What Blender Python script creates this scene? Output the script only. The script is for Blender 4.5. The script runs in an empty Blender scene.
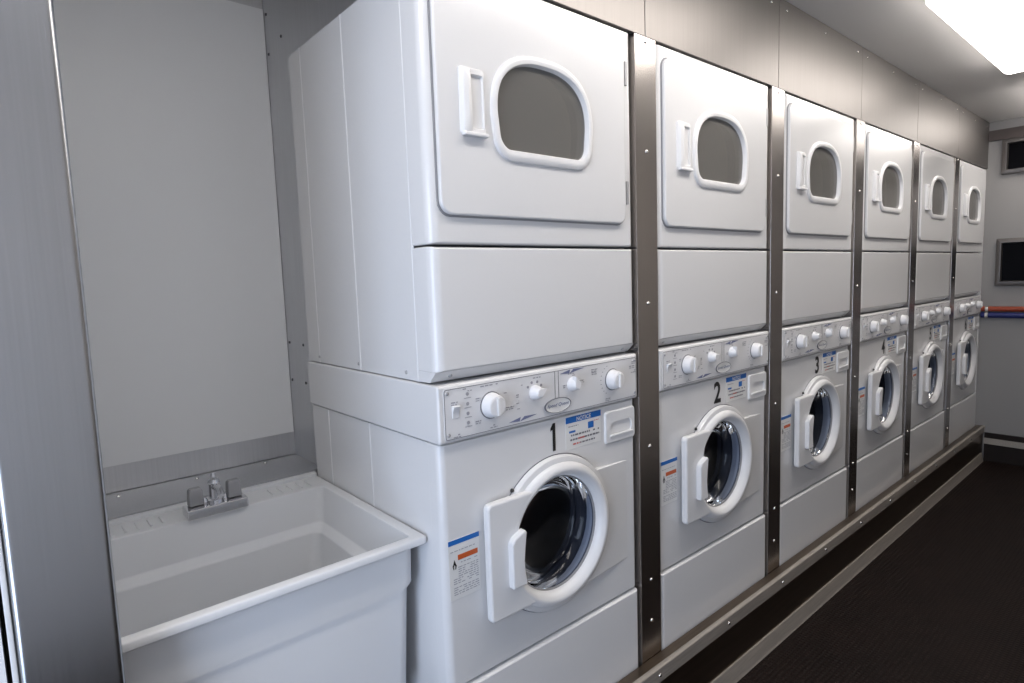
import bpy, bmesh, math, random
from mathutils import Vector, Matrix
random.seed(3)
sc = bpy.context.scene
COL = sc.collection
PI = math.pi
W = 0.683          # machine width
P = 0.7976         # machine pitch
XE = 4.70          # inner face of the far end wall
ZC = 2.42          # ceiling height

# ------------------------------------------------------------------ materials
def newmat(name):
    m = bpy.data.materials.new(name); m.use_nodes = True
    nt = m.node_tree
    return m, nt, nt.nodes['Principled BSDF']

def principled(name, col, rough=.4, metal=0.0, bump=None, spec=.5, coat=0.0, var=0.0, varscale=6.0, stretch=(1, 1, 1), roughvar=0.0):
    m, nt, b = newmat(name)
    b.inputs['Base Color'].default_value = (*col, 1)
    b.inputs['Roughness'].default_value = rough
    b.inputs['Metallic'].default_value = metal
    b.inputs['Specular IOR Level'].default_value = spec
    b.inputs['Coat Weight'].default_value = coat
    if var or bump or roughvar:
        tc = nt.nodes.new('ShaderNodeTexCoord')
        mp = nt.nodes.new('ShaderNodeMapping'); mp.inputs['Scale'].default_value = stretch
        nt.links.new(tc.outputs['Object'], mp.inputs['Vector'])
    if var or roughvar:
        n = nt.nodes.new('ShaderNodeTexNoise'); n.inputs['Scale'].default_value = varscale; n.inputs['Detail'].default_value = 4
        nt.links.new(mp.outputs[0], n.inputs['Vector'])
        if var:
            r = nt.nodes.new('ShaderNodeValToRGB')
            r.color_ramp.elements[0].position = .3; r.color_ramp.elements[1].position = .7
            r.color_ramp.elements[0].color = (*[c*(1-var) for c in col], 1)
            r.color_ramp.elements[1].color = (*[min(1, c*(1+var)) for c in col], 1)
            nt.links.new(n.outputs['Fac'], r.inputs['Fac']); nt.links.new(r.outputs[0], b.inputs['Base Color'])
        if roughvar:
            mr = nt.nodes.new('ShaderNodeMapRange')
            mr.inputs['To Min'].default_value = rough-roughvar; mr.inputs['To Max'].default_value = rough+roughvar
            nt.links.new(n.outputs['Fac'], mr.inputs['Value']); nt.links.new(mr.outputs[0], b.inputs['Roughness'])
    if bump:
        n2 = nt.nodes.new('ShaderNodeTexNoise'); n2.inputs['Scale'].default_value = bump[0]; n2.inputs['Detail'].default_value = 2
        nt.links.new(mp.outputs[0], n2.inputs['Vector'])
        bp = nt.nodes.new('ShaderNodeBump'); bp.inputs['Strength'].default_value = bump[1]; bp.inputs['Distance'].default_value = bump[2]
        nt.links.new(n2.outputs['Fac'], bp.inputs['Height']); nt.links.new(bp.outputs[0], b.inputs['Normal'])
    return m

ENAMEL = principled('white_enamel', (.72, .72, .725), .24, bump=(90, .10, .002), coat=.35)
PLASTIC = principled('white_plastic', (.75, .75, .755), .32)
KNOB = principled('knob_plastic', (.80, .80, .81), .3)
OVERLAY = principled('control_overlay', (.71, .71, .72), .4)
PRINT = principled('grey_print', (.16, .16, .18), .6)
SOFTPRINT = principled('pale_grey_print', (.34, .34, .37), .6)
BLUEPRINT = principled('blue_grey_print', (.16, .18, .30), .6)
BLACK = principled('black_vinyl', (.012, .012, .012), .5)
LABEL = principled('label_paper', (.74, .74, .73), .45)
BLUE = principled('label_blue', (.012, .13, .45), .45)
ORANGE = principled('label_orange', (.55, .10, .02), .45)
RED = principled('label_red', (.55, .12, .10), .5)
SEALSHADE = principled('grey_seal_gap_shade', (.25, .25, .26), .6)
SINKM = principled('sink_plastic', (.74, .75, .765), .42, bump=(60, .05, .002))
STEEL = principled('brushed_steel', (.40, .37, .35), .27, 1.0)
HEADSTEEL = principled('header_steel', (.255, .24, .23), .46, 1.0, stretch=(40, 40, .6), var=.03, varscale=5)
COLSTEEL = principled('column_steel', (.44, .445, .46), .26, 1.0, stretch=(40, 40, .6), var=.04, varscale=5, roughvar=.03)
ALCSTEEL = principled('alcove_steel', (.60, .605, .62), .42, 1.0, stretch=(40, 40, .6), var=.04, varscale=5, roughvar=.03)
ALU = principled('worn_aluminium', (.40, .36, .315), .45, .35, var=.12, varscale=9, stretch=(1, 20, 20))
DARKSTEEL = principled('curb_steel', (.21, .165, .125), .33, 1.0, stretch=(.8, 20, 20), var=.1, varscale=5)
CHROME = principled('chrome', (.72, .72, .74), .12, 1.0)
FAUCETG = principled('faucet_grey', (.36, .36, .37), .35, .6)
SCREW = principled('screw_zinc', (.80, .78, .75), .22, 1.0)
DARKSCREW = principled('screw_dark', (.12, .12, .13), .35, 1.0)
HINGE = principled('hinge_grey', (.42, .42, .43), .4, .4)
DRUM = principled('drum_metal', (.34, .335, .33), .35, .6)
DRYDRUM = principled('dryer_drum', (.78, .76, .73), .5)
BOOT = principled('door_boot_rubber', (.07, .07, .08), .5)
FRP = principled('white_wall_panel', (.78, .79, .80), .42, bump=(25, .06, .004))
ENDW = principled('end_wall_paint', (.27, .262, .257), .45, bump=(20, .05, .003))
CEIL = principled('ceiling_panel', (.64, .625, .61), .28, bump=(12, .04, .003))
OPP = principled('opposite_wall', (.55, .53, .51), .5)
FRAME = principled('window_aluminium', (.15, .14, .135), .42, .8)
BLACKGLASS = principled('dark_window_glass', (.003, .003, .004), .3, spec=.03)
CORNICE = principled('cornice_dark', (.075, .06, .055), .45, .3)
BASEDARK = principled('cove_rubber', (.016, .012, .011), .6, spec=.2)
PIPEO = principled('orange_pipe_paint', (.29, .046, .015), .4)
PIPEB = principled('blue_pipe_paint', (.008, .016, .12), .4)
HOUSING = principled('lamp_housing', (.75, .74, .72), .4)

def glassmat(name, tint, rough=.03, ior=1.45):
    m = bpy.data.materials.new(name); m.use_nodes = True
    nt = m.node_tree; nt.nodes.clear()
    o = nt.nodes.new('ShaderNodeOutputMaterial'); mx = nt.nodes.new('ShaderNodeMixShader')
    t = nt.nodes.new('ShaderNodeBsdfTransparent'); g = nt.nodes.new('ShaderNodeBsdfGlossy'); f = nt.nodes.new('ShaderNodeFresnel')
    t.inputs['Color'].default_value = (*tint, 1); g.inputs['Roughness'].default_value = rough; f.inputs['IOR'].default_value = ior
    nt.links.new(f.outputs[0], mx.inputs[0]); nt.links.new(t.outputs[0], mx.inputs[1]); nt.links.new(g.outputs[0], mx.inputs[2])
    nt.links.new(mx.outputs[0], o.inputs[0])
    return m
BOWLGLASS = glassmat('washer_bowl_glass', (.50, .54, .62), .04, 1.27)
SMOKED = glassmat('smoked_dryer_glass', (.80, .79, .77), .10, 1.5)
_nt = SMOKED.node_tree                  # grey diffuse mixed in as painted reflection of the room, plus printed dots
_d = _nt.nodes.new('ShaderNodeBsdfDiffuse'); _d.inputs[0].default_value = (.27, .26, .245, 1)
_m = _nt.nodes.new('ShaderNodeMixShader'); _m.inputs[0].default_value = .5
_old = [n for n in _nt.nodes if n.type == 'MIX_SHADER' and n != _m][0]; _tr = [n for n in _nt.nodes if n.type == 'BSDF_TRANSPARENT'][0]
_nt.links.new(_tr.outputs[0], _m.inputs[1]); _nt.links.new(_d.outputs[0], _m.inputs[2]); _nt.links.new(_m.outputs[0], _old.inputs[1])

def emit(name, col, s):
    m = bpy.data.materials.new(name); m.use_nodes = True
    nt = m.node_tree; nt.nodes.clear()
    o = nt.nodes.new('ShaderNodeOutputMaterial'); e = nt.nodes.new('ShaderNodeEmission')
    e.inputs[0].default_value = (*col, 1); e.inputs[1].default_value = s
    nt.links.new(e.outputs[0], o.inputs[0]); return m
LENS = emit('lit_diffuser', (1.0, .94, .885), 12.3)

def floor_material():
    m, nt, b = newmat('ribbed_rubber_floor')
    tc = nt.nodes.new('ShaderNodeTexCoord')
    sep = nt.nodes.new('ShaderNodeSeparateXYZ'); nt.links.new(tc.outputs['Object'], sep.inputs[0])
    def M(op, a, bb=None):
        n = nt.nodes.new('ShaderNodeMath'); n.operation = op
        for i, v in enumerate((a, bb)):
            if v is None: continue
            if isinstance(v, (int, float)): n.inputs[i].default_value = v
            else: nt.links.new(v, n.inputs[i])
        return n.outputs[0]
    k = 2*PI/.034
    sx = M('SINE', M('MULTIPLY', sep.outputs['X'], k)); sy = M('SINE', M('MULTIPLY', sep.outputs['Y'], k))
    h = M('SMOOTH_MIN', M('ABSOLUTE', sx), M('ABSOLUTE', sy))
    ns = nt.nodes.new('ShaderNodeTexNoise'); ns.inputs['Scale'].default_value = 5
    nt.links.new(tc.outputs['Object'], ns.inputs['Vector'])
    r = nt.nodes.new('ShaderNodeValToRGB')
    r.color_ramp.elements[0].color = (.004, .003, .003, 1); r.color_ramp.elements[1].color = (.0175, .0098, .008, 1)
    add = M('MULTIPLY', M('ADD', h, ns.outputs['Fac']), .6)
    nt.links.new(add, r.inputs['Fac']); nt.links.new(r.outputs[0], b.inputs['Base Color'])
    b.inputs['Roughness'].default_value = .55; b.inputs['Specular IOR Level'].default_value = .12
    bp = nt.nodes.new('ShaderNodeBump'); bp.inputs['Strength'].default_value = .6; bp.inputs['Distance'].default_value = .004
    nt.links.new(h, bp.inputs['Height']); nt.links.new(bp.outputs[0], b.inputs['Normal'])
    return m
FLOOR = floor_material()

# ------------------------------------------------------------------ mesh helpers
ROUND = {'door_glass', 'door_ring', 'glass_seal', 'rubber_boot', 'drum', 'door_collar', 'collar_gap', 'badge', 'badge_rim', 'dial_skirt', 'screw', 'spout', 'spout_nozzle', 'window_frame'}
def obj(name, bm, mat, parent=None, loc=(0, 0, 0), smooth=True, angle=35):
    bmesh.ops.recalc_face_normals(bm, faces=bm.faces)
    me = bpy.data.meshes.new(name); bm.to_mesh(me); bm.free()
    if mat: me.materials.append(mat)
    if smooth:
        for p in me.polygons: p.use_smooth = True
        me.set_sharp_from_angle(angle=math.radians(angle))
    o = bpy.data.objects.new(name, me); COL.objects.link(o)
    if smooth and name not in ROUND: weighted(o)
    o.location = loc
    if parent: o.parent = parent
    return o

def weighted(o):
    m = o.modifiers.new('weighted_normals', 'WEIGHTED_NORMAL'); m.keep_sharp = True; m.weight = 100

def bevel(o, w, seg=3, ang=40):
    o.modifiers.clear()
    b = o.modifiers.new('bevel', 'BEVEL'); b.width = w; b.segments = seg; b.limit_method = 'ANGLE'; b.angle_limit = math.radians(ang)
    weighted(o)
    return o

def decal(o, bm, mat):
    """print bm onto o: its faces join o's mesh under a material of their own"""
    me = o.data; me.materials.append(mat); k = len(me.materials)-1
    b = bmesh.new(); b.from_mesh(me)
    bmesh.ops.recalc_face_normals(bm, faces=bm.faces)
    mp = {v: b.verts.new(v.co) for v in bm.verts}
    for f in bm.faces:
        nf = b.faces.new([mp[v] for v in f.verts]); nf.material_index = k
    bm.free(); b.to_mesh(me); b.free()

def thing(name, label, cat, loc=(0, 0, 0), group=None):
    o = bpy.data.objects.new(name, None); COL.objects.link(o); o.location = loc; o.empty_display_size = .1
    o['label'] = label; o['category'] = cat
    if group: o['group'] = group
    return o

def tag(o, label, cat, group=None):
    o['label'] = label; o['category'] = cat
    if group: o['group'] = group
    return o

def struct(name, bm, mat, **k):
    o = obj(name, bm, mat, **k); o['kind'] = 'structure'; return o

def box(bm, x0, x1, y0, y1, z0, z1):
    v = [bm.verts.new((x, y, z)) for x in (x0, x1) for y in (y0, y1) for z in (z0, z1)]
    for f in ((0, 1, 3, 2), (4, 6, 7, 5), (0, 4, 5, 1), (2, 3, 7, 6), (0, 2, 6, 4), (1, 5, 7, 3)):
        bm.faces.new([v[i] for i in f])
    return bm
def bx(*a): return box(bmesh.new(), *a)

def rr(a0, a1, b0, b1, r, n=5, m=10):
    """rounded rectangle as 4*(n+m) points, counter-clockwise"""
    pts = []
    cs = [(a1-r, b0+r, -PI/2), (a1-r, b1-r, 0), (a0+r, b1-r, PI/2), (a0+r, b0+r, PI)]
    for i, (cx, cy, t0) in enumerate(cs):
        arc = [(cx+r*math.cos(t0+PI/2*k/n), cy+r*math.sin(t0+PI/2*k/n)) for k in range(n+1)]
        pts += arc
        nx, ny, t1 = cs[(i+1) % 4]
        q = (nx+r*math.cos(t1), ny+r*math.sin(t1)); e = arc[-1]
        pts += [(e[0]+(q[0]-e[0])*k/m, e[1]+(q[1]-e[1])*k/m) for k in range(1, m)]
    return pts
def XZ(pts, y): return [(a, y, b) for a, b in pts]
def XY(pts, z): return [(a, b, z) for a, b in pts]

def loft(loops, bm=None, cap0=False, cap1=False):
    bm = bm or bmesh.new()
    L = [[bm.verts.new(p) for p in l] for l in loops]
    n = len(L[0])
    for A, B in zip(L, L[1:]):
        for i in range(n):
            j = (i+1) % n
            try: bm.faces.new((A[i], A[j], B[j], B[i]))
            except ValueError: pass
    if cap0: bm.faces.new(L[0])
    if cap1: bm.faces.new(L[-1])
    return bm

def lathe_y(cx, cz, prof, bm=None, n=48, cap0=False, cap1=False, sq=1.0):
    """revolve (radius, y) about an axis along y"""
    loops = [[(cx+r*math.cos(2*PI*k/n), y, cz+r*sq*math.sin(2*PI*k/n)) for k in range(n)] for r, y in prof]
    return loft(loops, bm, cap0, cap1)

def lathe_z(cx, cy, prof, bm=None, n=20, cap0=True, cap1=True):
    loops = [[(cx+r*math.cos(2*PI*k/n), cy+r*math.sin(2*PI*k/n), z) for k in range(n)] for r, z in prof]
    return loft(loops, bm, cap0, cap1)

def prism(poly, y0, y1, bm=None):
    """polygon in xz extruded along y"""
    bm = bm or bmesh.new()
    a = [bm.verts.new((x, y0, z)) for x, z in poly]; b = [bm.verts.new((x, y1, z)) for x, z in poly]
    n = len(poly)
    bm.faces.new(a); bm.faces.new(b[::-1])
    for i in range(n): bm.faces.new((a[i], a[(i+1) % n], b[(i+1) % n], b[i]))
    return bm

def prof_x(poly, x0, x1, bm=None):
    """polygon in yz extruded along x"""
    bm = bm or bmesh.new()
    a = [bm.verts.new((x0, y, z)) for y, z in poly]; b = [bm.verts.new((x1, y, z)) for y, z in poly]
    n = len(poly)
    bm.faces.new(a); bm.faces.new(b[::-1])
    for i in range(n): bm.faces.new((a[i], a[(i+1) % n], b[(i+1) % n], b[i]))
    return bm

def hole_loop(outer, hole, c):
    """points of star-shaped polygon `hole` seen from c in the directions of the points of `outer`"""
    res = []; n = len(hole)
    for a, b in outer:
        d = (a-c[0], b-c[1]); best = None
        for i in range(n):
            p, q = hole[i], hole[(i+1) % n]
            ex, ey = q[0]-p[0], q[1]-p[1]
            det = d[0]*(-ey)+ex*d[1]
            if abs(det) < 1e-12: continue
            rx, ry = p[0]-c[0], p[1]-c[1]
            t = (rx*(-ey)+ex*ry)/det; s = (d[0]*ry-d[1]*rx)/det
            if t > 0 and -1e-6 <= s <= 1+1e-6: best = t if best is None else max(best, t)
        res.append((c[0]+d[0]*best, c[1]+d[1]*best))
    return res
def circle(cx, cz, r, n=64): return [(cx+r*math.cos(2*PI*k/n), cz+r*math.sin(2*PI*k/n)) for k in range(n)]

def slab(x0, x1, z0, z1, r, yb, yf, dx, dz, hole=None, hc=None, hy=None, steps=5):
    """panel with rounded front edges, front face at yf, back edge at yb, optional hole going back to hy"""
    loops = [XZ(rr(x0, x1, z0, z1, r), yb), ]
    R = max(dx, dz); dy = min(abs(yb-yf)*.9, R)
    for k in range(steps+1):
        t = PI/2*k/steps
        ix, iz = dx*(1-math.cos(t)), dz*(1-math.cos(t))
        y = yf+dy*(1-math.sin(t))
        loops.append(XZ(rr(x0+ix, x1-ix, z0+iz, z1-iz, max(.001, r-min(ix, iz)*.5)), y))
    last = rr(x0+dx, x1-dx, z0+dz, z1-dz, max(.001, r-min(dx, dz)*.5))
    if hole:
        h = hole_loop(last, hole, hc)
        loops += [XZ(h, yf), XZ(h, hy)]
        return loft(loops)
    return loft(loops, cap1=True)

def strip_ring(o_pts, i_pts, y, bm=None):
    return loft([XZ(o_pts, y), XZ(i_pts, y)], bm)

def text_mesh(name, txt, cx, cz, y, height, mat, parent, wscale=1.0, bold=0.0, shear=0.0):
    cu = bpy.data.curves.new(name, 'FONT'); cu.body = txt; cu.align_x = 'CENTER'; cu.align_y = 'CENTER'
    cu.size = 1.0; cu.offset = bold; cu.shear = shear; cu.resolution_u = 4
    tmp = bpy.data.objects.new(name, cu); COL.objects.link(tmp)
    dg = bpy.context.evaluated_depsgraph_get()
    me = bpy.data.meshes.new_from_object(tmp.evaluated_get(dg))
    bpy.data.objects.remove(tmp)
    zs = [v.co.y for v in me.vertices]; xs = [v.co.x for v in me.vertices]
    s = height/(max(zs)-min(zs)); mz = (max(zs)+min(zs))/2; mx = (max(xs)+min(xs))/2
    for v in me.vertices:
        v.co = Vector((cx+(v.co.x-mx)*s*wscale, y, cz+(v.co.y-mz)*s))
    me.materials.clear(); me.materials.append(mat)
    me.update()
    o = bpy.data.objects.new(name, me); COL.objects.link(o); o.parent = parent
    return o

def marks(rects, y, bm=None, t=.0004):
    bm = bm or bmesh.new()
    for x0, x1, z0, z1 in rects: box(bm, x0, x1, y-t, y, z0, z1)
    return bm

def lines(x0, x1, z, h, rnd, y, bm, density=.85):
    """a row of illegible small print: short dashes"""
    x = x0
    while x < x1:
        w = rnd.uniform(.004, .012)
        if rnd.random() < density: box(bm, x, min(x+w, x1), y-.0004, y, z-h/2, z+h/2)
        x += w+.003

def dome(bm, c, axis, r=.0058, h=.0035, n=12):
    """screw head on a face looking along axis (unit vector)"""
    ax = Vector(axis); u = ax.orthogonal().normalized(); w = ax.cross(u)
    loops = []
    for rr_, hh in ((r, 0), (r*.96, h*.4), (r*.75, h*.8), (r*.35, h)):
        loops.append([Vector(c)+ax*hh+(u*math.cos(2*PI*k/n)+w*math.sin(2*PI*k/n))*rr_ for k in range(n)])
    return loft(loops, bm, cap1=True)
def screw(c, axis, parent, mat=None, r=.0058):
    return obj('screw', dome(bmesh.new(), c, axis, r), mat or SCREW, parent)

def copy_tree(o, parent=None):
    c = o.copy(); COL.objects.link(c)
    if parent: c.parent = parent
    for ch in list(o.children): copy_tree(ch, c)
    return c

# ------------------------------------------------------------------ washing machine
DC = (.345, .778)        # centre of the porthole

def side_profile_bm(x0, x1, yf, yb, z0, z1, ridges):
    """cabinet shell open to the front; pressed ridges on the side walls"""
    left = [(x0, yf)]
    for y in ridges: left += [(x0, y-.004), (x0-.0018, y-.0015), (x0-.0018, y+.0015), (x0, y+.004)]
    left += [(x0, yb)]
    right = [(x1+x0-x, y) for x, y in left][::-1]
    path = left+right
    bm = bmesh.new()
    lo = [bm.verts.new((x, y, z0)) for x, y in path]; hi = [bm.verts.new((x, y, z1)) for x, y in path]
    for i in range(len(path)-1): bm.faces.new((lo[i], lo[i+1], hi[i+1], hi[i]))
    bm.faces.new(hi); bm.faces.new(lo[::-1])
    return bm

def make_washer():
    t = thing('washing_machine', '', 'washing machine')
    obj('cabinet', side_profile_bm(.000, W-.001, .046, .70, .115, 1.078, (.054, .333, .585)), ENAMEL, t, smooth=False)
    obj('front_panel', slab(-.003, W+.001, .503, 1.079, .004, .050, .006, .018, .004, circle(*DC, .166), DC, .05), ENAMEL, t)
    obj('access_panel', slab(-.003, W+.001, .120, .497, .004, .050, -.001, .016, .006), ENAMEL, t)
    # ---- control panel
    cp = obj('control_panel', slab(-.006, W+.001, 1.081, 1.2115, .005, .70, -.004, .006, .008), ENAMEL, t)
    ov = obj('control_overlay', slab(.008, .676, 1.088, 1.2035, .007, -.003, -.0052, .001, .001), OVERLAY, cp)
    bm = bmesh.new()
    e = .0013
    L = lambda a, b, c, d, r: strip_ring(rr(a, b, c, d, r), rr(a+e, b-e, c+e, d-e, max(.001, r-e)), -.0057, bm)
    L(.0095, .675, 1.0895, 1.202, .006)
    box(bm, .346, .3473, -.0059, -.0055, 1.128, 1.2015); box(bm, .3587, .36, -.0059, -.0055, 1.128, 1.2015)
    obj('panel_outline', bm, PRINT, cp, smooth=False)
    # printed legends: dots and illegible small text
    rnd = random.Random(5)
    bm = bmesh.new(); y = -.0056
    for z in (1.185, 1.163, 1.141, 1.120):
        prism([(.072+.0042*math.cos(2*PI*k/10), z+.0042*math.sin(2*PI*k/10)) for k in range(10)], y-.0005, y, bm)
        box(bm, .063, .082, y-.0004, y, z-.0095, z-.008)
    for a, b, z in ((.06, .085, 1.197), (.027, .045, 1.171), (.10, .16, 1.196), (.178, .198, 1.176), (.182, .208, 1.135), (.095, .109, 1.170), (.092, .108, 1.118),
                    (.134, .156, 1.101), (.225, .237, 1.187), (.25, .30, 1.194), (.03, .05, 1.098), (.216, .224, 1.160), (.216, .224, 1.145), (.218, .226, 1.131),
                    (.395, .42, 1.188), (.376, .388, 1.160), (.43, .455, 1.165), (.484, .510, 1.188), (.485, .505, 1.180), (.655, .67, 1.19), (.652, .672, 1.165), (.645, .668, 1.178), (.54, .56, 1.100)):
        lines(a, b, z, .0026, rnd, y, bm)
        if b-a < .03: lines(a, b, z-.005, .002, rnd, y, bm)
    for k in range(9):
        a = PI*.62+k*PI*.09; box(bm, .563+.041*math.cos(a)-.002, .563+.041*math.cos(a)+.002, y-.0004, y, 1.152+.041*math.sin(a)-.001, 1.152+.041*math.sin(a)+.001)
    for a in (2.5, 1.9, 1.2, .6, -.1):
        prism([(.276+.027*math.cos(a)+.0036*math.cos(2*PI*k/8), 1.158+.027*math.sin(a)+.0036*math.sin(2*PI*k/8)) for k in range(8)], y-.0005, y, bm)
    decal(ov, bm, SOFTPRINT)
    for cx, cz, s in ((.236, 1.1005, 1.0), (.411, 1.195, 1.0)):
        bm = bmesh.new()
        prism([(cx-.046*s, cz-.003), (cx-.008, cz+.0045), (cx-.012, cz-.0055)], y-.0005, y, bm)
        prism([(cx+.046*s, cz+.003), (cx+.004, cz+.0045), (cx-.010, cz-.0055), (cx+.006, cz-.003)], y-.0005, y, bm)
        obj('wing_emblem', bm, BLUEPRINT, cp, smooth=False)
    # oval badge with the maker's script
    bd = obj('badge', lathe_y(.354, 1.114, [(.046, -.005), (.046, -.0075), (.0445, -.0085), (.043, -.0080)], n=40, sq=.40, cap1=True), LABEL, cp)
    bm = lathe_y(.354, 1.114, [(.0465, -.0052), (.0478, -.0075), (.046, -.0090), (.0440, -.0086)], n=40, sq=.40)
    o = obj('badge_rim', bm, PRINT, cp)
    text_mesh('badge_script', 'Speed Queen', .354, 1.1145, -.0084, .0115, BLUEPRINT, cp, 1.15, .01, .3)
    # knobs
    def dial(name, cx, cz, r):
        bm = lathe_y(cx, cz, [(r*1.06, -.005), (r*1.06, -.009), (r, -.010), (r*.96, -.020), (r*.86, -.030), (r*.70, -.033)], n=32, cap1=True)
        box(bm, cx-r*.13, cx+r*.13, -.0365, -.028, cz-r*.72, cz+r*.72)
        k = obj(name, bm, KNOB, cp)
        r2 = obj('dial_skirt', lathe_y(cx, cz, [(r*1.14, -.0052), (r*1.14, -.0066), (r*1.06, -.0068)], n=32), PRINT, cp)
        return k
    dial('dial', .139, 1.149, .028); dial('dial', .570, 1.151, .0265)
    def selector(cx, cz, a):
        bm = lathe_y(cx, cz, [(.0185, -.005), (.0175, -.012), (.014, -.022), (.010, -.027)], n=20, cap1=True)
        d = (math.cos(a), math.sin(a)); n_ = (-d[1], d[0])
        poly = [(cx+d[0]*.023, cz+d[1]*.023), (cx+n_[0]*.011, cz+n_[1]*.011), (cx-d[0]*.012, cz-d[1]*.012), (cx-n_[0]*.011, cz-n_[1]*.011)]
        prism(poly, -.028, -.014, bm)
        return obj('selector_knob', bm, KNOB, cp)
    selector(.277, 1.158, .4); selector(.410, 1.160, 1.9)
    bevel(obj('rocker_switch', prof_x([(-.005, 1.136), (-.005, 1.164), (-.015, 1.163), (-.008, 1.150), (-.007, 1.136)], .029, .047), KNOB, cp), .0015, 2)
    for z in (1.193, 1.100): screw((.018, -.0052, z), (0, -1, 0), cp, HINGE, .0042)
    for x, z in ((.668, 1.193), (.668, 1.100)): screw((x, -.0052, z), (0, -1, 0), cp, HINGE, .0036)
    # ---- detergent drawer
    dr = obj('detergent_drawer', slab(.545, .676, .968, 1.060, .010, .006, .000, .005, .005,
                                      rr(.566, .660, .988, 1.028, .016), (.613, 1.006), .004), PLASTIC, t)
    obj('finger_recess', loft([XZ(rr(.566, .660, .988, 1.028, .016), .004), XZ(rr(.570, .656, .992, 1.024, .014), .005)], cap1=True), PLASTIC, dr)
    obj('pull_lip', bevel_box(.562, .664, -.0035, .0035, .985, .993), PLASTIC, dr)
    # ---- door
    d = None
    bm = bmesh.new()
    arc = []
    r = .170
    a0 = PI-math.asin(.144/r); a1 = PI+math.asin(.144/r)
    for k in range(17):
        a = a0+(a1-a0)*k/16; arc.append((DC[0]+r*math.cos(a), DC[1]+r*math.sin(a)))
    q = .013
    poly = [(.102+q-q*math.cos(a), .634+q-q*math.sin(a)) for a in [PI/2*(1-k/4) for k in range(5)]]
    poly += [(.102+q-q*math.cos(a), .922-q+q*math.sin(a)) for a in [PI/2*k/4 for k in range(5)]]+arc
    prism(poly, -.0255, -.004, bm)
    d = bevel(obj('door', bm, PLASTIC, t), .006, 4, 50)
    obj('door_ring', lathe_y(*DC, [(.188, .004), (.1885, -.004), (.187, -.012), (.183, -.019), (.176, -.0245), (.169, -.026), (.164, -.0245), (.157, -.018), (.152, -.010), (.1495, -.003), (.149, .020)], n=72), PLASTIC, d)
    obj('door_glass', lathe_y(*DC, [(.1495, .002), (.146, .004), (.143, .012), (.141, .030), (.135, .036), (.130, .055), (.116, .074), (.085, .088), (.03, .095)], n=64, cap1=True), BOWLGLASS, d)
    obj('glass_seal', lathe_y(*DC, [(.1505, -.001), (.148, .000), (.1455, .003), (.147, .010)], n=64), SEALSHADE, d)
    hb = bmesh.new()
    prism([(.158, .705), (.158, .815), (.167, .828), (.200, .842), (.205, .834), (.200, .800), (.196, .765), (.198, .735), (.203, .705)], -.042, -.022, hb)
    bevel(obj('door_handle', hb, PLASTIC, d), .004, 3, 50)
    # raised collar and hinge bulge pressed into the front
    obj('door_collar', lathe_y(*DC, [(.204, .008), (.203, -.004), (.200, -.009), (.194, -.011), (.170, -.012)], n=72), ENAMEL, t)
    obj('collar_gap', lathe_y(*DC, [(.2062, .0045), (.203, .0045)], n=72), PRINT, t)
    obj('latch_bumper', dome(bmesh.new(), (.200, .005, .927), (0, -1, 0), .0048, .007), BLACK, t)
    bm = bmesh.new()
    zt, zb, xr = .912, .606, .642
    rows = []
    for k in range(13):
        z = zb+(zt-zb)*k/12
        xl = DC[0]+math.sqrt(.180**2-(z-DC[1])**2)
        fy = lambda x: -.009+(x-.47)/(xr-.47)*.0152
        rows.append([bm.verts.new(p) for p in ((xl, .009, z), (xl, fy(xl), z), (xr, fy(xr), z-(.008 if k == 12 else 0)), (xr, .009, z-(.008 if k == 12 else 0)))])
    for A, B in zip(rows, rows[1:]):
        for k in range(3): bm.faces.new((A[k], A[k+1], B[k+1], B[k]))
    bm.faces.new(rows[0]); bm.faces.new(rows[-1][::-1])
    bevel(obj('hinge_bulge', bm, ENAMEL, t), .004, 3, 60)
    # inside
    obj('rubber_boot', lathe_y(*DC, [(.166, .046), (.160, .05), (.152, .075), (.160, .088), (.155, .10), (.19, .12)], n=48), BOOT, t)
    dm = lathe_y(*DC, [(.19, .12), (.235, .125), (.24, .15)]+[(.24-.004*(k % 2), .15+.02*k) for k in range(14)]+[(.22, .45), (.1, .46)], n=48, cap1=True)
    for k in range(3):
        a = 2*PI*k/3+.5
        c, s = math.cos(a), math.sin(a)
        p = [(c*.236-s*.03, s*.236+c*.03), (c*.236+s*.03, s*.236-c*.03), (c*.175, s*.175)]
        prism([(DC[0]+x, DC[1]+z) for x, z in p], .16, .44, dm)
    obj('drum', dm, DRUM, t)
    # ---- stickers
    nl = obj('notice_label', slab(.392, .530, .984, 1.071, .003, .006, .0050, .0003, .0003), LABEL, t, smooth=False)
    y = .0048
    obj('label_band', marks([(.392, .530, 1.0545, 1.071)], y), BLUE, nl, smooth=False)
    text_mesh('lettering', 'NOTICE', .461, 1.0622, y-.0007, .0115, LABEL, nl, 1.0, .02)
    bm = bmesh.new(); rnd = random.Random(8)
    lines(.402, .522, 1.0205, .0042, rnd, y, bm); lines(.408, .522, 1.0085, .0045, rnd, y, bm, 1); lines(.446, .505, .996, .004, rnd, y, bm, 1); lines(.402, .44, 1.045, .0016, rnd, y, bm)
    decal(nl, bm, PRINT)
    decal(nl, marks([(.478, .500, 1.028, 1.046), (.404, .428, 1.0275, 1.033)], y), BLUE)
    bm = bmesh.new(); lines(.418, .445, .996, .004, rnd, y, bm, 1); lines(.502, .522, 1.046, .0018, rnd, y, bm, 1); lines(.438, .462, 1.0085, .0047, rnd, y-.0001, bm, 1)
    decal(nl, bm, RED)
    wl = obj('warning_label', slab(.009, .0955, .716, .857, .003, .006, .0050, .0003, .0003), LABEL, t, smooth=False)
    obj('label_band', marks([(.009, .0955, .8455, .857)], y), BLUE, wl, smooth=False)
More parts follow.
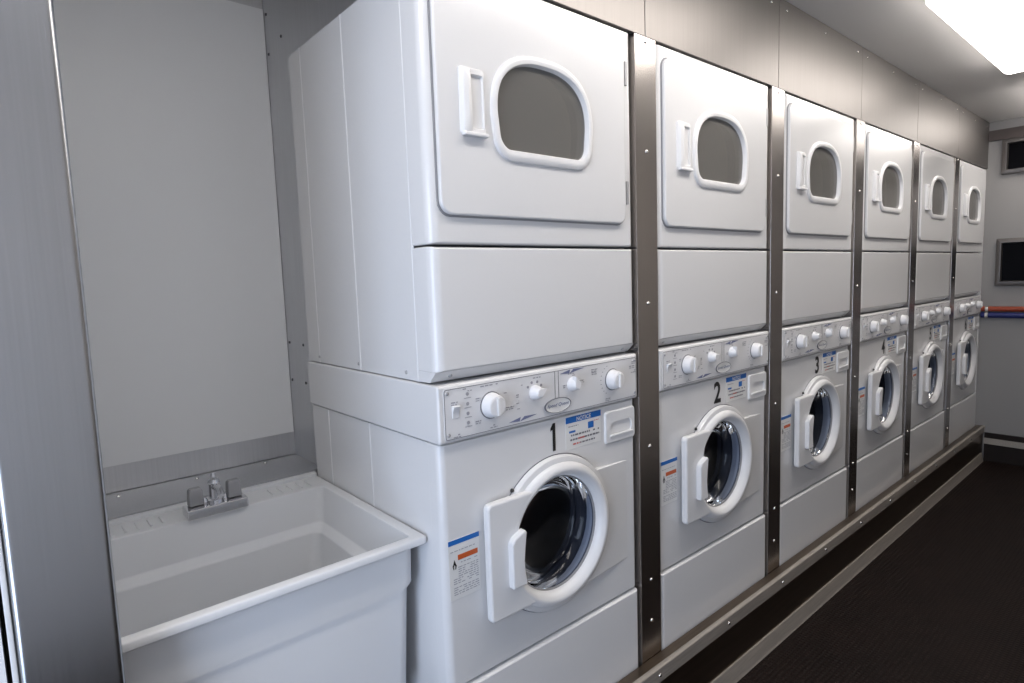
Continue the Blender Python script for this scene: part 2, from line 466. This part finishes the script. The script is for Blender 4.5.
    obj('orange_band', marks([(.034, .090, .807, .819)], y), ORANGE, wl, smooth=False)
    bm = bmesh.new(); rnd = random.Random(12)
    for z in (.830,): lines(.014, .09, z, .0016, rnd, y, bm)
    z = .800
    while z > .724:
        lines(.034 if z > .765 else .02, .091, z, .0018, rnd, y, bm, .8); z -= .0052 if rnd.random() < .75 else .010
    decal(wl, bm, SOFTPRINT)
    fl = [(.0205, .788), (.0185, .796), (.0215, .803), (.0235, .811), (.0265, .803), (.0295, .796), (.0275, .788), (.0255, .788), (.0262, .795), (.024, .799), (.0218, .795), (.0225, .788)]
    obj('flame_symbol', prism(fl, y-.0004, y), BLACK, wl, smooth=False)
    return t

def bevel_box(x0, x1, y0, y1, z0, z1, w=.003, seg=2):
    bm = bx(x0, x1, y0, y1, z0, z1)
    bmesh.ops.bevel(bm, geom=bm.edges[:], offset=w, segments=seg, affect='EDGES', profile=.5)
    return bm

# ------------------------------------------------------------------ dryer
WC = (.330, 1.815)
def window_outline(hw, zb, zt, r, n=2.5):
    """arched-top window: flat bottom with rounded corners, straight sides bulging into an arch"""
    cx = WC[0]; zm = zb+(zt-zb)*.40
    pts = []
    for k in range(0, 33):                      # right side over the top to the left
        a = PI*k/32; c, s = math.cos(a), math.sin(a)
        pts.append((cx+hw*math.copysign(abs(c)**(2/n), c), zm+(zt-zm)*abs(s)**(2/n)))
    hb = hw*.965
    for k in range(8):
        a = PI+PI/2*k/7; pts.append((cx-hb+r+r*math.cos(a), zb+r+r*math.sin(a)))
    for k in range(8):
        a = 1.5*PI+PI/2*k/7; pts.append((cx+hb-r+r*math.cos(a), zb+r+r*math.sin(a)))
    return pts

def make_dryer():
    t = thing('tumble_dryer', '', 'dryer')
    obj('cabinet', side_profile_bm(.000, W-.001, .070, .70, 1.214, 2.098, (.080, .36, .62)), ENAMEL, t, smooth=False)
    inner = window_outline(.149, 1.730, 1.930, .035)
    mid = window_outline(.157, 1.719, 1.940, .043)
    outer = window_outline(.168, 1.703, 1.953, .055)
    obj('front_panel', slab(-.002, W+.001, 1.5155, 2.098, .004, .074, .000, .024, .006, outer, WC, .06), ENAMEL, t)
    obj('lower_panel', slab(-.002, W+.001, 1.238, 1.5115, .004, .074, -.001, .024, .007), ENAMEL, t)
    bm = prof_x([(.006, 1.240), (.030, 1.216), (.090, 1.214), (.090, 1.240)], -.001, W)
    obj('bottom_lip', bm, ENAMEL, t, smooth=False)
    for x in (.045, .645): screw((x, .0185, 1.2275), (0, -.7071, -.7071), t, HINGE, .0052)
    for y in (.13, .37, .62): screw((-.0001, y, 1.2305), (-1, 0, 0), t, HINGE, .0046)
    # grey ring painting the shaded gap round the door, then the door slab
    obj('door_gap_shade', loft([XZ(rr(.0175, .6405, 1.5735, 2.0665, .032), .0005), XZ(rr(.0185, .6395, 1.5745, 2.0655, .032), -.003), XZ(rr(.026, .632, 1.582, 2.058, .028), -.003)]), SEALSHADE, t)
    d = obj('door', slab(.0215, .6365, 1.5775, 2.0625, .030, -.003, -.012, .005, .005, outer, WC, .02), ENAMEL, t)
    g = obj('window_frame', loft([XZ(outer, -.0115), XZ([(a+(b_-a)*.15, c+(d_-c)*.15) for (a, c), (b_, d_) in zip(outer, mid)], -.0175),
                                  XZ([(a+(b_-a)*.5, c+(d_-c)*.5) for (a, c), (b_, d_) in zip(outer, mid)], -.0205), XZ(mid, -.0212),
                                  XZ([(a+(b_-a)*.7, c+(d_-c)*.7) for (a, c), (b_, d_) in zip(mid, inner)], -.0195), XZ(inner, -.014), XZ(inner, .02)]), PLASTIC, d)
    gl = bmesh.new(); gv = [gl.verts.new(p) for p in XZ(inner, -.006)]; gl.faces.new(gv)
    obj('window_glass', gl, SMOKED, d, smooth=False)
    # pull handle: curved grip on the left, pocket on the right
    bm = bmesh.new()
    loft([XZ(rr(.078, .146, 1.748, 1.890, .008), -.011), XZ(rr(.079, .145, 1.749, 1.889, .008), -.0165), XZ(rr(.082, .142, 1.752, 1.886, .007), -.019),
          XZ(rr(.106, .140, 1.762, 1.876, .005), -.019), XZ(rr(.108, .139, 1.765, 1.872, .004), -.0125)], bm, cap1=True)
    h = obj('door_handle', bm, PLASTIC, d)
    bm = bmesh.new()
    sec = [(.080, -.017), (.084, -.024), (.094, -.0275), (.104, -.024), (.107, -.017)]
    zs = [1.750, 1.756, 1.775, 1.82, 1.862, 1.880, 1.887]
    prev = None
    for i, z in enumerate(zs):
        f = (.35, .7, 1, 1, 1, .7, .35)[i]
        row = [bm.verts.new((x, -.017+(y+.017)*f, z)) for x, y in sec]
        if prev:
            for k in range(4): bm.faces.new((prev[k], prev[k+1], row[k+1], row[k]))
        prev = row
    obj('grip', bm, PLASTIC, h)
    obj('grip_lip', bevel_box(.082, .147, -.027, -.012, 1.745, 1.754), PLASTIC, h)
    for z0, z1 in ((1.95, 2.013), (1.632, 1.695)):
        hg = bevel_box(.642, .652, -.009, .001, z0, z1, .002)
        obj('hinge', hg, HINGE, t)
    # drum seen through the glass
    c = (.341, 1.80)
    dm = lathe_y(*c, [(.245, .10), (.25, .12), (.25, .5), (.24, .52), (.18, .515), (.17, .505), (.05, .50)], n=48, cap1=True)
    obj('drum', dm, DRYDRUM, t)
    bk = loft([XZ(rr(.01, .672, 1.53, 2.09, .01), .092), XZ(hole_loop(rr(.01, .672, 1.53, 2.09, .01), circle(*c, .246), c), .092), XZ(hole_loop(rr(.01, .672, 1.53, 2.09, .01), circle(*c, .246), c), .11)])
    obj('bulkhead', bk, DRYDRUM, t)
    return t

NTH = ['first', 'second', 'third', 'fourth', 'fifth', 'sixth']
WL = ['white front-loading washing machine numbered 1, right beside the white laundry sink',
      'white front-loading washing machine numbered 2, second from the laundry sink',
      'white front-loading washing machine numbered 3, third from the laundry sink',
      'white front-loading washing machine numbered 4, fourth from the laundry sink',
      'white front-loading washing machine second from the far wall with blue and orange pipes',
      'white front-loading washing machine at the far end of the row, touching the end wall']
DL = ['white tumble dryer stacked on washing machine 1, nearest one with its whole side showing',
      'white tumble dryer stacked on washing machine 2, between first and second steel posts',
      'white tumble dryer stacked on washing machine 3, between second and third steel posts',
      'white tumble dryer stacked on washing machine 4, with the strongest lamp reflection on its door',
      'white tumble dryer stacked on the fifth washing machine, between fourth and fifth steel posts',
      'white tumble dryer on the last washing machine, touching the far end wall']
washer0 = make_washer(); dryer0 = make_dryer()
washers = [washer0]+[copy_tree(washer0) for i in range(5)]
dryers = [dryer0]+[copy_tree(dryer0) for i in range(5)]
for i in range(6):
    w, d = washers[i], dryers[i]
    w.location = (i*P, 0, 0); d.location = (i*P, 0, 0)
    tag(w, WL[i], 'washing machine', 'front-loading washing machines in the row')
    tag(d, DL[i], 'dryer', 'tumble dryers stacked on the washing machines')
    if i == 0:
        one = prism([(.3435, .993), (.3435, 1.050), (.3365, 1.046), (.3365, 1.0535), (.3455, 1.066), (.3535, 1.066), (.3535, .993)], .0046, .0050)
        obj('number_decal', one, BLACK, w, smooth=False); continue
    n = text_mesh('number_decal', str(i+1), .348 if i == 0 else .336, 1.029, .0050, .074, BLACK, w, .92, .025)

# ------------------------------------------------------------------ steel posts between the machines
def make_post():
    t = thing('steel_post', '', 'post')
    bm = bevel_box(-.049, .049, -.004, .045, .1155, 2.1, .002, 2)
    obj('post_body', bm, STEEL, t)
    for z in (2.086, 1.785, 1.353, .925, .506, .374): screw((0, -.004, z), (0, -1, 0), t)
    return t
post0 = make_post()
for i in range(5):
    p = post0 if i == 0 else copy_tree(post0)
    p.location = (.7395+i*P, 0, 0)
    tag(p, '%s brushed steel post from the sink, screwed on between washing machines %d and %d' % (NTH[i], i+1, i+2) if i < 4 else
        'fifth brushed steel post from the sink, between the last two washing machines', 'post', 'steel posts between the machines')

# ------------------------------------------------------------------ room shell
XN = -2.1; YO = -1.62; YB = .95
struct('floor', bx(XN, XE, YO, YB, -.05, 0), FLOOR, smooth=False)
struct('ceiling', bx(XN-.1, XE+.1, YO-.1, YB+.1, ZC, ZC+.05), CEIL, smooth=False)
struct('wall_back', bx(XN-.1, XE+.1, YB, YB+.1, -.05, ZC), FRP, smooth=False)
struct('wall_end', bx(XE, XE+.1, YO, YB, -.05, ZC), ENDW, smooth=False)
struct('wall_opposite', bx(XN-.1, XE+.1, YO-.1, YO, -.05, ZC), OPP, smooth=False)
bm = bmesh.new()       # near end wall with the open doorway
box(bm, XN-.1, XN, -.45, YB, -.05, ZC); box(bm, XN-.1, XN, YO, -1.45, -.05, ZC); box(bm, XN-.1, XN, -1.45, -.45, 2.1, ZC)
struct('wall_near', bm, FRP, smooth=False)

# alcove round the sink
struct('trim_1', bx(-.667, .025, .930, .949, .872, ZC-.001), ALCSTEEL, smooth=False)                 # steel backing sheet
struct('wall_alcove', bx(-.665, .0185, .926, .9295, .950, 2.312), FRP, smooth=False)              # white panel let into it
bm = bx(.020, .030, .7015, .929, .866, ZC-.001); box(bm, .020, .030, .03, .7015, 2.103, ZC-.001)  # side return and piece above the dryer
tr = struct('trim_2', bm, ALCSTEEL, smooth=False)
for y, z in ((.905, 1.255), (.79, 1.253), (.905, 1.13), (.79, 1.131), (.795, 2.19), (.905, 2.29), (.905, 2.17)): screw((.020, y, z), (-1, 0, 0), tr, DARKSCREW, .0048)
bm = bx(-.665, .0195, .7065, .9255, .862, .8715)                                                     # steel shelf behind the sink
sh = tag(obj('steel_shelf', bm, ALCSTEEL, smooth=False), 'narrow brushed steel shelf behind the faucet, along the back of the sink', 'shelf')
for x, y in ((-.496, .885), (-.294, .89), (-.092, .895)): screw((x, y, .8715), (0, 0, 1), sh, SCREW, .006)
struct('wall_partition', bx(-.727, -.669, .03, YB, 0, ZC-.001), FRP, smooth=False)

# wide steel column on the left
col = thing('steel_column', 'wide brushed steel column at the left edge, in front of the laundry sink', 'column', (-.667, 0, 0))
bm = bmesh.new()
loop = rr(-.062, .062, 0, .029, .010, 5, 3)
loft([XY(loop, 0), XY(loop, ZC-.001)], bm, True, True)
obj('column_body', bm, COLSTEEL, col)
obj('edge_flange', bevel_box(-.0695, -.0625, .004, .025, 0, ZC-.001, .002), PLASTIC, col)['label'] = 'pale edge strip'
# next white panel beyond the column
struct('wall_left', bx(XN, -.7425, .006, .05, 0, ZC-.001), FRP, smooth=False)
struct('trim_3', bx(-.7425, -.729, .06, .09, 0, ZC-.001), BLACK, smooth=False)

# header sheets above the machines
xs = [-.604]+[-.058+P*k for k in range(7)]
xs = [-.058]+[.7415+P*k for k in range(5)]+[XE-.001]
hn = 4
for a, b in zip(xs, xs[1:]):
    o = struct('trim_%d' % hn, bevel_box(a+.0015, b-.0015, -.003, .018, 2.1005, ZC-.001, .0012, 1), HEADSTEEL, angle=60); hn += 1
    for x in (a+.06, b-.06): screw((x, -.003, 2.385), (0, -1, 0), o, SCREW, .005)
    screw(((a+b)/2, -.003, 2.385), (0, -1, 0), o, SCREW, .005)
struct('trim_%d' % hn, bx(-.02, XE-.001, .019, .03, 2.12, ZC-.001), BLACK, smooth=False); hn += 1
# white filler between the last machine and the end wall
struct('trim_%d' % hn, bx(5*P+W+.002, XE-.0005, .004, .06, .1155, 2.1035), ENAMEL, smooth=False); hn += 1

# raised platform and curb under the machines
struct('trim_%d' % hn, bx(-.03, XE-.001, 0.0, YB-.001, 0, .115), DARKSTEEL, smooth=False); hn += 1
struct('trim_%d' % hn, bx(-.604, XE-.0005, -.046, -.0055, 0, .2535), DARKSTEEL, smooth=False); hn += 1
rail = prof_x([(-.046, .2537), (-.038, .2537), (-.038, .2552), (-.046, .2555), (-.0525, .2545), (-.054, .252), (-.0535, .209), (-.0465, .207)], -.604, XE-.002)
rl = struct('trim_%d' % hn, rail, ALU, smooth=False); hn += 1
x = .31
while x < XE-.1:
    screw((x, -.0538, .231), (0, -1, 0), rl, SCREW, .0062); x += .40
ft = prof_x([(-.0465, .061), (-.0485, .061), (-.051, .058), (-.062, .008), (-.065, .0015), (-.0465, .0015)], -.604, XE-.05)
struct('trim_%d' % hn, ft, ALU, smooth=False); hn += 1
# end wall base
eb = struct('baseboard_end', bx(XE-.016, XE-.0005, YO+.001, -.056, .0, .208), BASEDARK, smooth=False)
obj('silver_strip', bx(XE-.026, XE-.0162, YO+.001, -.056, .128, .170), ALU, eb, smooth=False)
ob = struct('baseboard_opposite', bx(XN, XE-.03, YO+.0005, YO+.016, 0, .12), CORNICE, smooth=False)
co = struct('trim_%d' % hn, bx(XE-.02, XE-.0005, YO+.001, -.006, 2.288, ZC-.062), CORNICE, smooth=False); hn += 1

# end-wall windows
def window(n, y0, y1, z0, z1):
    bm = bx(XE-.006, XE-.002, y0+.02, y1-.02, z0+.02, z1-.02)
    w = struct('window_%d' % n, bm, BLACKGLASS, smooth=False)
    f = loft([[(XE-.0005, a, b) for a, b in rr(y0, y1, z0, z1, .004)], [(XE-.026, a, b) for a, b in rr(y0, y1, z0, z1, .004)],
              [(XE-.028, a, b) for a, b in rr(y0+.003, y1-.003, z0+.003, z1-.003, .004)],
              [(XE-.028, a, b) for a, b in rr(y0+.028, y1-.028, z0+.028, z1-.028, .004)], [(XE-.004, a, b) for a, b in rr(y0+.034, y1-.034, z0+.034, z1-.034, .003)]])
    obj('window_frame', f, FRAME, w)
window(1, -.95, -.083, 2.048, 2.286)
window(2, -.85, -.076, 1.277, 1.606)

# pipes along the end wall
def pipe(name, z, r, mat, label):
    y0, y1 = -.004, YO+.02
    bm = bmesh.new(); n = 20
    prof = [(y0, r*.6), (y0-.004, r), (y1, r)]
    loft([[(XE-r-.004+rad*math.cos(2*PI*k/n), y, z+rad*math.sin(2*PI*k/n)) for k in range(n)] for y, rad in prof], bm, True, True)
    t = tag(obj(name, bm, mat), label, 'pipe')
    for yy in (-.03, -.8):
        m = bmesh.new()
        loft([[(XE-r-.004+rad*math.cos(2*PI*k/n), y, z+rad*math.sin(2*PI*k/n)) for k in range(n)] for y, rad in ((yy, r+.0005), (yy, r+.0015), (yy-.018, r+.0015), (yy-.018, r+.0005))], m)
        obj('pipe_clip', m, DARKSCREW if yy < -.1 else SCREW, t)
pipe('orange_pipe', 1.1125, .0185, PIPEO, 'orange horizontal pipe on the far end wall, directly above the blue pipe')
pipe('blue_pipe', 1.0685, .0200, PIPEB, 'dark blue horizontal pipe on the far end wall, directly below the orange pipe')

# ------------------------------------------------------------------ laundry sink
def make_sink():
    t = thing('laundry_sink', 'white plastic utility sink with chrome faucet, between steel column and washing machine 1', 'sink', (0, 0, 0))
    x0, x1, y0, y1, z = -.664, -.0045, .068, .705, .858
    n_, m_ = 5, 10
    R = lambda a, b, c, d, r: rr(a, b, c, d, r, n_, m_)
    L = []
    # outside from the bottom up
    L.append(XY(R(x0+.070, x1-.070, y0+.085, y1-.05, .03), .43))
    L.append(XY(R(x0+.036, x1-.036, y0+.050, y1-.03, .03), .48))
    L.append(XY(R(x0+.027, x1-.027, y0+.038, y1-.02, .03), .726))
    L.append(XY(R(x0+.020, x1-.020, y0+.027, y1-.015, .03), .744))
    L.append(XY(R(x0+.018, x1-.018, y0+.024, y1-.012, .03), .838))
    L.append(XY(R(x0+.001, x1-.001, y0+.002, y1-.001, .008), .8395))
    L.append(XY(R(x0, x1, y0, y1, .008), .842))
    L.append(XY(R(x0, x1, y0, y1, .008), .854))
    L.append(XY(R(x0+.004, x1-.004, y0+.004, y1-.004, .008), z))
    # rim and rear deck, then the bowl with its moulded step
    L.append(XY(R(x0+.024, x1-.028, y0+.022, y1-.118, .016), z))
    L.append(XY(R(x0+.027, x1-.031, y0+.025, y1-.121, .016), z-.003))
    L.append(XY(R(x0+.038, x1-.042, y0+.036, y1-.130, .022), .762))
    L.append(XY(R(x0+.040, x1-.044, y0+.038, y1-.132, .022), .757))
    L.append(XY(R(x0+.060, x1-.062, y0+.056, y1-.152, .028), .744))
    L.append(XY(R(x0+.063, x1-.065, y0+.059, y1-.155, .028), .738))
    L.append(XY(R(x0+.090, x1-.092, y0+.085, y1-.175, .05), .50))
    L.append(XY(R(x0+.120, x1-.120, y0+.115, y1-.20, .05), .475))
    bm = loft(L, cap0=True, cap1=True)
    obj('basin', bm, SINKM, t, angle=50)
    # raised lip along the back of the deck and soap ribs
    obj('back_lip', bevel_box(x0+.003, x1-.003, y1-.022, y1-.001, .856, .869, .004), SINKM, t)
    for xx in [-.545+.027*k for k in range(5)]+[-.165+.027*k for k in range(5)]:
        obj('soap_rib', bevel_box(xx-.003, xx+.003, y1-.100, y1-.045, .8565, .8615, .002), SINKM, t)
    for sx in (x0+.06, x1-.09):
        for sy in (y0+.09, y1-.09):
            obj('leg', lathe_z(sx+.015, sy, [(.013, .0), (.013, .012), (.018, .014), (.021, .45)], n=14), SINKM, t)
    # faucet
    f = obj('faucet', bevel_box(-.390, -.243, .570, .630, .858, .884, .004, 2), CHROME, t)
    for cx in (-.362, -.269):
        k = bmesh.new()
        loft([[(cx+a, .607+b, zz) for a, b in rr(-w_, w_, -d_, d_, .004, 3, 2)] for w_, d_, zz in ((.0175, .015, .8865), (.0175, .015, .892), (.016, .013, .924), (.0125, .010, .929))], k, True, True)
        obj('faucet_handle', k, FAUCETG, f)
    s = lathe_z(-.316, .607, [(.021, .884), (.021, .890), (.0135, .893), (.0125, .930), (.015, .933), (.013, .942), (.006, .948), (.005, .956), (.002, .958)], n=20)
    obj('spout', s, CHROME, f)
    nz = bmesh.new()
    n = 14
    path = [Vector((-.316, .600, .922)), Vector((-.316, .575, .930)), Vector((-.316, .552, .926)), Vector((-.316, .540, .914))]
    loops = []
    for i, p in enumerate(path):
        d = (path[min(i+1, 3)]-path[max(i-1, 0)]).normalized(); u = Vector((1, 0, 0)); w = d.cross(u)
        loops.append([p+(u*math.cos(2*PI*k/n)+w*math.sin(2*PI*k/n))*.0085 for k in range(n)])
    loft(loops, nz, True, True); obj('spout_nozzle', nz, CHROME, f)
    for cx in (-.341, -.291):
        obj('faucet_nut', lathe_z(cx, .607, [(.008, .884), (.008, .892), (.005, .897)], n=10), CHROME, f)
    return t
make_sink()

# ------------------------------------------------------------------ ceiling lamps
def lamp(x0, x1, label):
    t = thing('ceiling_light', label, 'ceiling light', ((x0+x1)/2, -.46, ZC), 'fluorescent ceiling lights')
    h = (x1-x0)/2
    obj('housing', bevel_box(-h, h, -.115, .115, -.030, -.0005, .004), HOUSING, t)
    lo = [(-.110, -.030), (-.110, -.045), (-.100, -.060), (-.080, -.068), (.080, -.068), (.100, -.060), (.110, -.045), (.110, -.030)]
    obj('diffuser', prof_x(lo, -h, h), LENS, t, angle=25)
lamp(1.93, 3.15, 'long lit fluorescent ceiling light with white diffuser at the upper right')
lamp(3.75, 4.64, 'lit fluorescent ceiling light nearest the far end wall')
lamp(.30, 1.52, 'lit fluorescent ceiling light above the first two machines')

lamp(-1.33, -.11, 'unseen fluorescent ceiling light added to brighten the laundry sink alcove')  # extra lamp out of view, put in to light the alcove

# added bluish area lamp in the unseen near doorway, standing in for daylight
L = bpy.data.lights.new('added_doorway_fill', 'AREA'); L.shape = 'RECTANGLE'; L.size = .95; L.size_y = 2.0; L.energy = 36; L.color = (.66, .78, 1.0)
lo = bpy.data.objects.new('added_doorway_fill', L); COL.objects.link(lo); lo.location = (XN+.02, -.95, 1.05)
lo.rotation_euler = Vector((1, .35, -.05)).to_track_quat('-Z', 'Y').to_euler()

w = bpy.data.worlds.new('sky'); sc.world = w; w.use_nodes = True
w.node_tree.nodes['Background'].inputs[0].default_value = (.55, .7, 1, 1); w.node_tree.nodes['Background'].inputs[1].default_value = .6

# ------------------------------------------------------------------ camera
yaw, pit, rol = math.radians(40.54785604), math.radians(-5.81308794), math.radians(-1.99660477)
f = Vector((math.sin(yaw)*math.cos(pit), math.cos(yaw)*math.cos(pit), math.sin(pit)))
rt = Vector((math.cos(yaw), -math.sin(yaw), 0)); up = rt.cross(f)
r2 = rt*math.cos(rol)+up*math.sin(rol); u2 = -rt*math.sin(rol)+up*math.cos(rol)
cd = bpy.data.cameras.new('camera'); cd.sensor_width = 36; cd.lens = 597.918*36/1024; cd.clip_start = .02
cam = bpy.data.objects.new('camera', cd); COL.objects.link(cam)
m = Matrix((r2, u2, -f)).transposed().to_4x4(); m.translation = Vector((-.70426, -1.07278, 1.4330))
cam.matrix_world = m
sc.camera = cam
sc.view_settings.view_transform = 'Standard'; sc.view_settings.look = 'None'; sc.view_settings.gamma = 1; sc.view_settings.exposure = 0.0
sc.view_settings.use_curve_mapping = False
sc.cycles.use_denoising = True
sc.cycles.max_bounces = 10; sc.cycles.transparent_max_bounces = 12; sc.cycles.sample_clamp_indirect = 6
